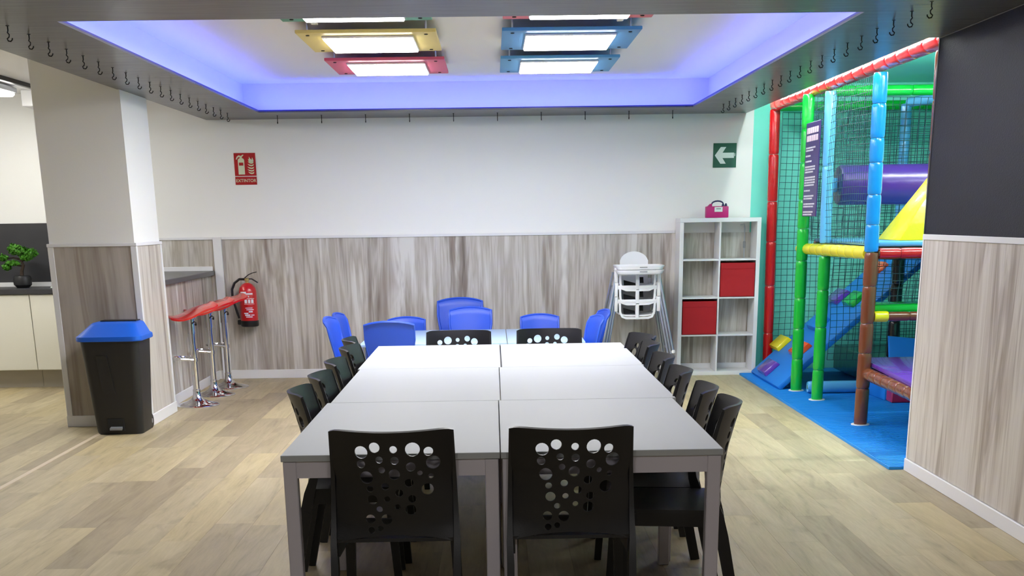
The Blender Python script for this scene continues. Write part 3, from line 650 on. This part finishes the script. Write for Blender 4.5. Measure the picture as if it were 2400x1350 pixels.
# ------------------------------------------------------------------ stacked highchairs
hx_, hy_ = 1.345, 12.2
for k,(lb,tr) in enumerate((('white highchair with steel legs, bottom of the stack by the cube shelf',0),('white highchair with steel legs, middle of the stack by the cube shelf',1),('white highchair with tray and round back, top of the stack',1))):
    dz = .128*k; z0 = .58+dz
    t = thing('highchair', lb, 'highchair', (hx_,hy_,dz), 'stacked white highchairs')
    # seat shell: bottom, sides, back
    mb = MB(); mb.ang = 50
    if k == 2:
        def bf(a,b):
            u = 2*a-1; h = .31+.155*math.sqrt(max(0,1-(u*.98)**2)); wd = .135
            return (hx_+u*(wd if 1 else 0), hy_+.16+.02*b-.02*u*u, z0+.02+(h-.2)*b if 0 else z0+.02+h*b*.685)
        mb.sheet(bf, 20, 10, .012)
    else:
        mb.sheet(lambda a,b:(hx_+(2*a-1)*.165, hy_+.155+.02*b, z0+.02+.2*b), 10, 6, .012)
    mb.build('back_shell', M_HIGH, t)
    sh = MB()
    sh.sheet(lambda a,b:(hx_+(2*a-1)*(.172-.02*0), hy_-.16+.32*b, z0+.02+.02*abs(2*a-1)**4), 10, 6, .012)
    sh.build('seat', M_HIGH, t)
    for s in (-1,1):
        sd = MB()
        sd.hexa([(hx_+s*.172,hy_-.17,z0+.13),(hx_+s*.186,hy_-.17,z0+.13),(hx_+s*.186,hy_+.17,z0+.02),(hx_+s*.172,hy_+.17,z0+.02),(hx_+s*.178,hy_-.17,z0+.20),(hx_+s*.192,hy_-.17,z0+.20),(hx_+s*.192,hy_+.17,z0+.20),(hx_+s*.178,hy_+.17,z0+.20)])
        sd.build('side_shell', M_HIGH, t)
        MB().box(hx_+s*.2-.016,hx_+s*.2+.016,hy_-.19,hy_-.15,z0+.06,z0+.205,.006,2).build('leg_socket', M_HIGH, t)
    # front: rail, crotch post and rounded lower loop leave two openings
    fr = MB()
    fr.box(hx_-.185,hx_+.185,hy_-.185,hy_-.165,z0+.135,z0+.17,.006,2)
    fr.box(hx_-.017,hx_+.017,hy_-.187,hy_-.165,z0-.005,z0+.14,.005)
    pts = [(hx_-.165,hy_-.176,z0+.15),(hx_-.16,hy_-.176,z0+.055),(hx_-.14,hy_-.176,z0+.012),(hx_-.105,hy_-.176,z0),(hx_,hy_-.176,z0-.002),(hx_+.105,hy_-.176,z0),(hx_+.14,hy_-.176,z0+.012),(hx_+.16,hy_-.176,z0+.055),(hx_+.165,hy_-.176,z0+.15)]
    fr.bar(pts, .02, .016, (0,1,0)); fr.build('front_bar', M_HIGH, t)
    st = MB(); st.sheet(lambda a,b:(hx_-.12+.11*a, hy_-.10+.03*b, z0+.035+.05*b*(1-.6*a)), 4, 4, .006); st.build('strap', M_STRAP, t)
    MB().sheet(lambda a,b:(hx_+.03+.035*a, hy_-.10+.03*b, z0+.06+.05*b), 3, 3, .006).build('strap', M_STRAP, t)
    for sx in (-1,1):
        for sy in (-1,1):
            MB().tube([(hx_+sx*.2,hy_+sy*.165,z0+.15),(hx_+sx*.335,hy_+sy*.27,dz+.012)],.0125,10).build('leg', M_STEEL, t)
            MB().lathe([(.008,dz),(.018,dz+.004),(.02,dz+.018),(.014,dz+.032)],(hx_+sx*.3365,hy_+sy*.271,0),12).build('foot_cap', M_HIGH, t)
    if tr:
        tz = z0+.255+(.03 if k==2 else .095)
        tz = .985 if k==1 else 1.025
        y0, y1 = hy_-.33, hy_+.02
        trm = loft(MB(), [rr(hx_+.01,(y0+y1)/2,.205,.165,.05,tz),rr(hx_+.01,(y0+y1)/2,.225,.18,.06,tz+.03),rr(hx_+.01,(y0+y1)/2,.225,.18,.06,tz+.036),rr(hx_+.01,(y0+y1)/2,.212,.166,.055,tz+.036),rr(hx_+.01,(y0+y1)/2,.20,.155,.05,tz+.014)]).build('tray', M_HIGH, t)
        box('tray_print', M_GREY, hx_,hx_+.07,y0-.0162,y0-.0150,tz+.018,tz+.025, trm)
# ------------------------------------------------------------------ kitchen corner
for i,(a,b,lb) in enumerate(((-6.16,-5.558,'cream kitchen base cabinet in the far left corner'),(-5.555,-4.953,'cream kitchen base cabinet second from the far left corner'),(-4.95,-4.345,'cream kitchen base cabinet left of the door joint'),(-4.342,-3.74,'cream kitchen base cabinet beside the column'))):
    t = thing('kitchen_cabinet', lb, 'cabinet', ((a+b)/2,12.36,0), 'cream kitchen cabinets')
    box('carcass', M_CAB, a,b,12.122,D-.013,.17,.874, t); box('door', M_CAB, a+.002,b-.002,12.10,12.12,.175,.868, t,.002)
    box('toe_kick', M_KICK, a,b,12.21,12.23,.0,.17, t)
tag(box('kitchen_worktop', M_WORK, -6.18,-3.72,12.08,D,.875,.922, None,.003), 'dark worktop running along the cream kitchen cabinets', 'worktop')
sb = struct(box('wall_backsplash', M_SLATE, -6.18,-3.72,D-.012,D,.922,1.508))
struct(box('trim_8', M_TRIM, -6.18,-3.72,D-.03,D-.0125,.9225,.962))
tag(MB().box(-4.17,-3.98,12.2,12.4,.923,.934,.003).build('chopping_board', M_SIGNWHITE), 'small white board lying on the dark kitchen worktop', 'board')
tag(MB().tube([(-4.17,12.33,.9345),(-4.155,12.31,.955),(-4.13,12.30,.965),(-4.10,12.32,.945)],[.006,.018,.014,.004],8).build('red_item', mat('item_red', rgb(190,70,60), .4)), 'small red crumpled item lying on the white board', 'item')  # small red napkin-like item on the white board
t = thing('bonsai', 'small green bonsai in a black pot on the kitchen worktop', 'plant', (-4.48,12.36,.922))
MB().lathe([(.055,.923),(.082,.95),(.085,1.0),(.075,1.03),(.06,1.035)],(-4.48,12.36,0),24).build('pot', M_POT, t)
MB().tube([(-4.48,12.36,1.03),(-4.475,12.36,1.08),(-4.45,12.35,1.13),(-4.47,12.35,1.18),(-4.44,12.34,1.24)],[.02,.017,.014,.012,.008],8).build('trunk', M_BARK, t)
for a in (((-4.465,12.35,1.12),(-4.53,12.34,1.14),(-4.58,12.34,1.12)),((-4.455,12.35,1.17),(-4.40,12.35,1.19),(-4.36,12.35,1.22)),((-4.47,12.35,1.18),(-4.54,12.35,1.2),(-4.6,12.35,1.19))): MB().tube(a,[.009,.007,.004],6).build('branch', M_BARK, t)
lf = MB(); rnd = random.Random(3)
for cx_,cy_,cz_,rx,ry,rz in ((-4.47,12.33,1.265,.10,.08,.05),(-4.36,12.33,1.24,.065,.06,.045),(-4.41,12.33,1.20,.06,.06,.03),(-4.54,12.33,1.15,.07,.06,.025),(-4.60,12.33,1.115,.04,.05,.03),(-4.63,12.33,1.20,.05,.05,.03),(-4.51,12.33,1.285,.06,.06,.04)):
    for q in range(220):
        v = Vector((rnd.gauss(0,1),rnd.gauss(0,1),rnd.gauss(0,1))).normalized()*rnd.uniform(.55,1)
        c_ = Vector((cx_+v.x*rx,cy_+v.y*ry,cz_+v.z*rz)); a = Vector((rnd.gauss(0,1),rnd.gauss(0,1),rnd.gauss(0,1))).normalized(); b = a.cross(v+Vector((.01,.02,.03))).normalized(); s = rnd.uniform(.012,.021)
        vs = [lf.bm.verts.new(c_+d) for d in (a*s,b*s*.6,-a*s,-b*s*.6)]; lf.bm.faces.new(vs)
fo = lf.build('foliage', M_LEAF, t); fo['kind'] = 'stuff'
# ------------------------------------------------------------------ play structure
pxx = 2.645
t = thing('play_structure', 'padded indoor play frame with nets, ramp and coloured posts', 'play structure', (pxx,10.4,.02))
PF = t
def padded(name, p0, p1, r, m, parent, seg_len=.27, core=.02, label=None, jit=.15):
    p0, p1 = Vector(p0), Vector(p1); L_ = (p1-p0).length; d = (p1-p0)/L_
    po = MB().tube([p0,p1],core,8).build(name, M_STEEL, parent)
    if label: po['label'] = label
    n = max(1,round(L_/seg_len)); cuts = [0]+[ (i+random.uniform(-jit,jit))*L_/n for i in range(1,n)]+[L_]
    up_ = (1,0,0) if abs(d.z) > .7 else (0,0,1)
    for a,b in zip(cuts[:-1],cuts[1:]):
        e = min(.03,(b-a)*.2); g = .0015
        f = [(a+g,.90),(a+e*.35,.97),(a+e,1.0),((a+b)/2-.02,1.0+random.uniform(-.012,.02)),(b-e,1.0),(b-e*.35,.97),(b-g,.90)]
        MB().tube([p0+d*s for s,_ in f],[r*k for _,k in f],14,True,up_).build('foam_sleeve', m, po)
    return po
def ring(x_,y_): MB().lathe([(.066,.0205),(.066,.027),(.05,.027)],(x_,y_,0),20).build('floor_flange', M_TRIM, PF)
mz = .02
padded('post', (2.69,12.46,mz),(2.655,12.46,2.43), .049, V_RED, t, .42, label='red padded corner post')
padded('post', (pxx-.02,10.95,mz),(pxx-.04,10.95,2.43), .049, V_GREEN, t, .27, label='tall green padded post'); ring(pxx-.02,10.95)
padded('post', (pxx+.015,10.36,mz),(pxx+.015,10.36,1.17), .047, V_GREEN, t, .26, label='short green padded post'); ring(pxx+.015,10.36)
padded('post', (pxx+.01,10.36,1.27),(pxx-.01,10.36,2.40), .045, V_LBLUE, t, .5, label='light blue padded post above the yellow beam')
padded('post', (pxx+.01,9.06,mz),(pxx+.01,9.06,1.23), .049, V_BROWN, t, .25, label='brown padded post'); ring(pxx+.01,9.06)
padded('post', (pxx+.005,9.06,1.235),(pxx-.01,9.06,2.40), .049, V_BLUE, t, .2, label='sky blue padded post above the brown post')
padded('post', (2.70,7.9,mz),(2.66,7.9,2.40), .049, V_BROWN, t, .3)
padded('post', (3.76,12.0,1.2),(3.74,12.0,2.43), .048, V_LBLUE, t, .35, label='light blue padded post at the back')
padded('post', (3.46,11.0,mz),(3.46,11.0,1.16), .05, V_BLACK, t, .3, label='dark padded post behind the ramp')
padded('beam', (2.655,12.46,2.466),(2.655,7.6,2.466), .056, V_RED, t, .26, label='red padded top beam')
padded('beam', (pxx+.02,10.95,2.452),(4.5,10.95,2.452), .042, V_GREEN, t, .34, label='green padded top beam')
padded('beam', (2.70,12.46,2.455),(4.5,12.46,2.455), .042, V_GREEN, t, .4)
padded('beam', (3.76,12.0,2.44),(4.1,11.1,2.46), .042, V_LBLUE, t, .3)
padded('beam', (pxx,11.15,1.212),(pxx,9.10,1.225), .045, V_YELLOW, t, .24, label='yellow padded platform beam')
padded('beam', (pxx+.06,9.06,1.222),(4.5,9.06,1.222), .038, V_RED, t, .17, label='red padded platform beam')
padded('beam', (pxx+.08,10.98,1.25),(3.2,10.98,1.25), .04, V_RED, t, .3)
padded('beam', (pxx+.055,9.06,.79),(2.80,9.06,.79), .038, V_YELLOW, t, .2)
padded('beam', (2.80,9.06,.79),(4.5,9.06,.79), .032, V_BROWN, t, .17)
padded('beam', (pxx+.03,9.06,.39),(2.715,7.9,.36), .044, V_BROWN, t, .15, label='brown padded step beam')
padded('beam', (pxx+.03,10.76,.075),(4.3,10.74,.075), .05, V_LBLUE, t, .42, label='light blue padded floor beam')
# platform, steps, ramp with holds, roller
MB().box(pxx+.06,4.5,9.08,10.92,1.268,1.30,.012,2).build('platform_pad', V_LBLUE, t)
MB().box(pxx+.05,4.5,9.10,10.90,1.19,1.2675).build('platform_base', V_BLACK, t)
MB().box(2.715,4.4,9.12,9.47,.815,.866,.012,2).build('step_pad', V_GREEN, t)
MB().hexa([(2.70,7.95,.398),(4.2,7.95,.398),(4.2,9.36,.44),(2.70,9.30,.44),(2.70,7.95,.435),(4.2,7.95,.435),(4.2,9.36,.478),(2.70,9.30,.478)],.012).build('step_pad', V_PURPLE, t)
A = Vector((2.475,11.03,.045)); cdir = Vector((1.15,0,1.02)).normalized(); bdir = Vector((0,1,0)); nd = cdir.cross(bdir); nd = -nd if nd.z < 0 else nd
def RP(s,q,h): return A+cdir*s+bdir*q+nd*h
ramp_ = MB().hexa([RP(0,0,-.05),RP(1.72,0,-.05),RP(1.72,1.18,-.05),RP(0,1.18,-.05),RP(0,0,0),RP(1.72,0,0),RP(1.72,1.18,0),RP(0,1.18,0)],.012).build('ramp', V_RAMP, t)
for s0_,q0,m,lb in ((.30,1.0,V_YELLOW,'yellow'),(.03,.56,V_PURPLE,'purple'),(.32,.27,V_ORANGE,'orange'),(.63,.57,V_RAMP,'blue'),(.96,.86,V_PURPLE,'purple'),(.97,.34,V_GREEN,'green'),(1.34,.68,V_ORANGE,'orange')):
    s1_, q1 = s0_+.165, q0+.34
    MB().hexa([RP(s0_,q0,.001),RP(s1_,q0,.001),RP(s1_,q1,.001),RP(s0_,q1,.001),RP(s0_+.01,q0+.01,.045),RP(s1_-.01,q0+.01,.045),RP(s1_-.01,q1-.01,.045),RP(s0_+.01,q1-.01,.045)],.006).build('climbing_hold', m, ramp_)
MB().box(3.3,4.4,11.1,12.3,.05,.28,.01).build('ramp_shade_block', V_BLACK, t)  # dark block standing in for the shaded hollow under the ramp
ro = MB().lathe([(.06,2.80),(.145,2.805),(.155,2.82),(.155,4.48),(.14,4.49)],(0,10.65,1.715),32,'x').build('roller', V_DPURPLE, t)
MB().box(2.70,2.80,10.62,10.68,1.66,1.77,.01).build('roller_bracket', V_LBLUE, ro)
# nets
def net(P0, U, V_, cell, name='net', sag=.0, r=.0028, phase=0):
    P0,U,V_ = Vector(P0),Vector(U),Vector(V_); nu,nv = max(1,round(U.length/cell)),max(1,round(V_.length/cell)); mb = MB(); mb.ang = 180
    N_ = U.cross(V_).normalized()
    def P(a,b): return P0+U*a+V_*b+N_*sag*math.sin(PI*a)*math.sin(PI*b)+U.normalized()*.006*math.sin(9*b+phase+4*a)+V_.normalized()*.008*math.sin(7*a+phase*2+3*b)
    k = 8
    for i in range(nu+1): mb.tube([P(i/nu,j/k) for j in range(k+1)], r, 3, False)
    for j in range(nv+1): mb.tube([P(i/k,j/nv) for i in range(k+1)], r, 3, False)
    return mb.build(name, M_NET, t)
net((2.72,12.43,.30),(1.85,0,0),(0,0,2.10),.056,sag=.03)
net((pxx,10.88,1.28),(0,-1.75,0),(0,0,1.13),.05,phase=1,sag=.02,r=.0023)
net((pxx+.03,10.93,1.32),(1.75,0,0),(0,0,1.08),.056,phase=2)
net((pxx+.07,9.12,.87),(1.6,0,0),(0,0,.31),.056,phase=3)
net((3.2,11.9,1.25),(1.3,0,0),(0,0,1.15),.056,phase=4)
net((2.9,11.0,.28),(1.5,0,0),(0,0,.9),.056,phase=5)
# rules board on the side net
bd = MB().box(pxx-.062,pxx-.052,10.43,10.885,1.475,2.20,.003).build('rules_board', M_SIGNPURPLE, t); bd['label'] = 'dark purple rules board with white printed lines'
lp = MB(); tp = MB(); rnd = random.Random(5)
def line(mb_, z, h, a, b, gap=.008):
    y = 10.865-a*.42; ye = 10.865-b*.42
    while y > ye:
        w_ = min(rnd.uniform(.02,.06), y-ye); mb_.box(pxx-.0632,pxx-.0622,y-w_,y,z,z+h); y -= w_+gap
for z in (2.115,2.055): line(tp, z, .045, .05, .93, .012)
zz = 2.0
for n_,wd in ((2,.75),(1,.45),(1,.7),(3,.8),(4,.85),(1,.7),(2,.8),(2,.9),(2,.8)):
    for q in range(n_): line(lp, zz, .012, .03, wd-rnd.uniform(0,.2)*(q==n_-1)); zz -= .02
    zz -= .022
lp.build('printed_lines', M_TEXT, bd)['kind'] = 'stuff'; tp.build('title_lines', M_PINK, bd)['kind'] = 'stuff'
# soft play pieces
tag(MB().hexa([(2.95,9.40,1.301),(3.9,9.40,1.301),(3.9,9.95,1.301),(2.95,9.95,1.301),(3.42,9.62,2.02),(3.45,9.62,2.02),(3.45,9.65,2.02),(3.42,9.65,2.02)],.008).build('foam_pyramid', V_YELLOW), 'yellow foam pyramid on the raised play platform', 'pyramid')
tag(MB().hexa([(3.19,10.25,.0225),(3.7,10.25,.0225),(3.7,10.65,.0225),(3.17,10.65,.0225),(3.19,10.25,.20),(3.7,10.25,.20),(3.7,10.65,.17),(3.17,10.65,.17)],.008).build('foam_block', V_RAMP), 'blue foam block on the mat under the purple step', 'foam block')
tag(MB().box(3.20,3.7,10.10,10.245,.0225,.15,.008).build('foam_block', V_CRIM), 'crimson foam block on the mat under the purple step', 'foam block')
tag(MB().hexa([(3.36,10.70,.20),(4.2,10.70,.20),(4.2,10.735,.20),(3.36,10.735,.20),(3.36,10.80,.49),(4.2,10.80,.40),(4.2,10.84,.40),(3.36,10.84,.49)],.006).build('foam_wedge', V_RAMP, None), 'slanted blue foam wedge behind the purple step', 'foam wedge')
# ribbed mat
mb = MB(); mb.box(2.385,XR-.02,7.475,12.3,.0005,.018); mb.box(XR-.02,4.6,YE+.02,12.3,.0005,.018); mb.box(2.56,4.6,12.3,12.62,.0005,.018)
y = 7.49
while y < 12.28:
    mb.box(2.39,4.5,y,y+.022,.0181,.0215); y += .045
tag(mb.build('play_mat', M_MAT), 'blue ribbed foam mat under the play frame', 'mat')
# ------------------------------------------------------------------ ceiling hooks
def hook_mesh(sx, along='x'):
    m_ = MB(); m_.ang = 60
    pts = [(0,0),(0,-.022),(-.004,-.03),(.004,-.040),(.002,-.05),(-.008,-.058),(-.004,-.068),(.008,-.070),(.016,-.062),(.017,-.055)]
    f = (lambda a,b:(a*sx,0,b)) if along == 'x' else (lambda a,b:(0,a*sx,b))
    m_.tube([f(a,b) for a,b in pts],.0032,6); m_.lathe([(.009,-.002),(.009,0)],(0,0,0),10); return m_.mesh('ceiling_hook', M_DARKMETAL)
hl, hr, hb = hook_mesh(1), hook_mesh(-1), hook_mesh(-1,'y')
def hook(me, x_, y_, label, g):
    o = bpy.data.objects.new('ceiling_hook', me); COL.objects.link(o); o.location = (x_,y_,ZS); tag(o, label, 'hook', g)
for i in range(19): hook(hl, -2.32, 6.62+.291*i, f'small dark metal hook under the left soffit, {ORD[i]} from the camera', 'hooks under the left soffit')
for i in range(20): hook(hr, 2.02, 6.22+.283*i, f'small dark metal hook under the right soffit, {ORD[i]} from the camera', 'hooks under the right soffit')
for i in range(10): hook(hb, -1.937+.4*i, 12.2, f'small dark metal hook under the far soffit, {ORD[i]} from the left', 'hooks under the far soffit')
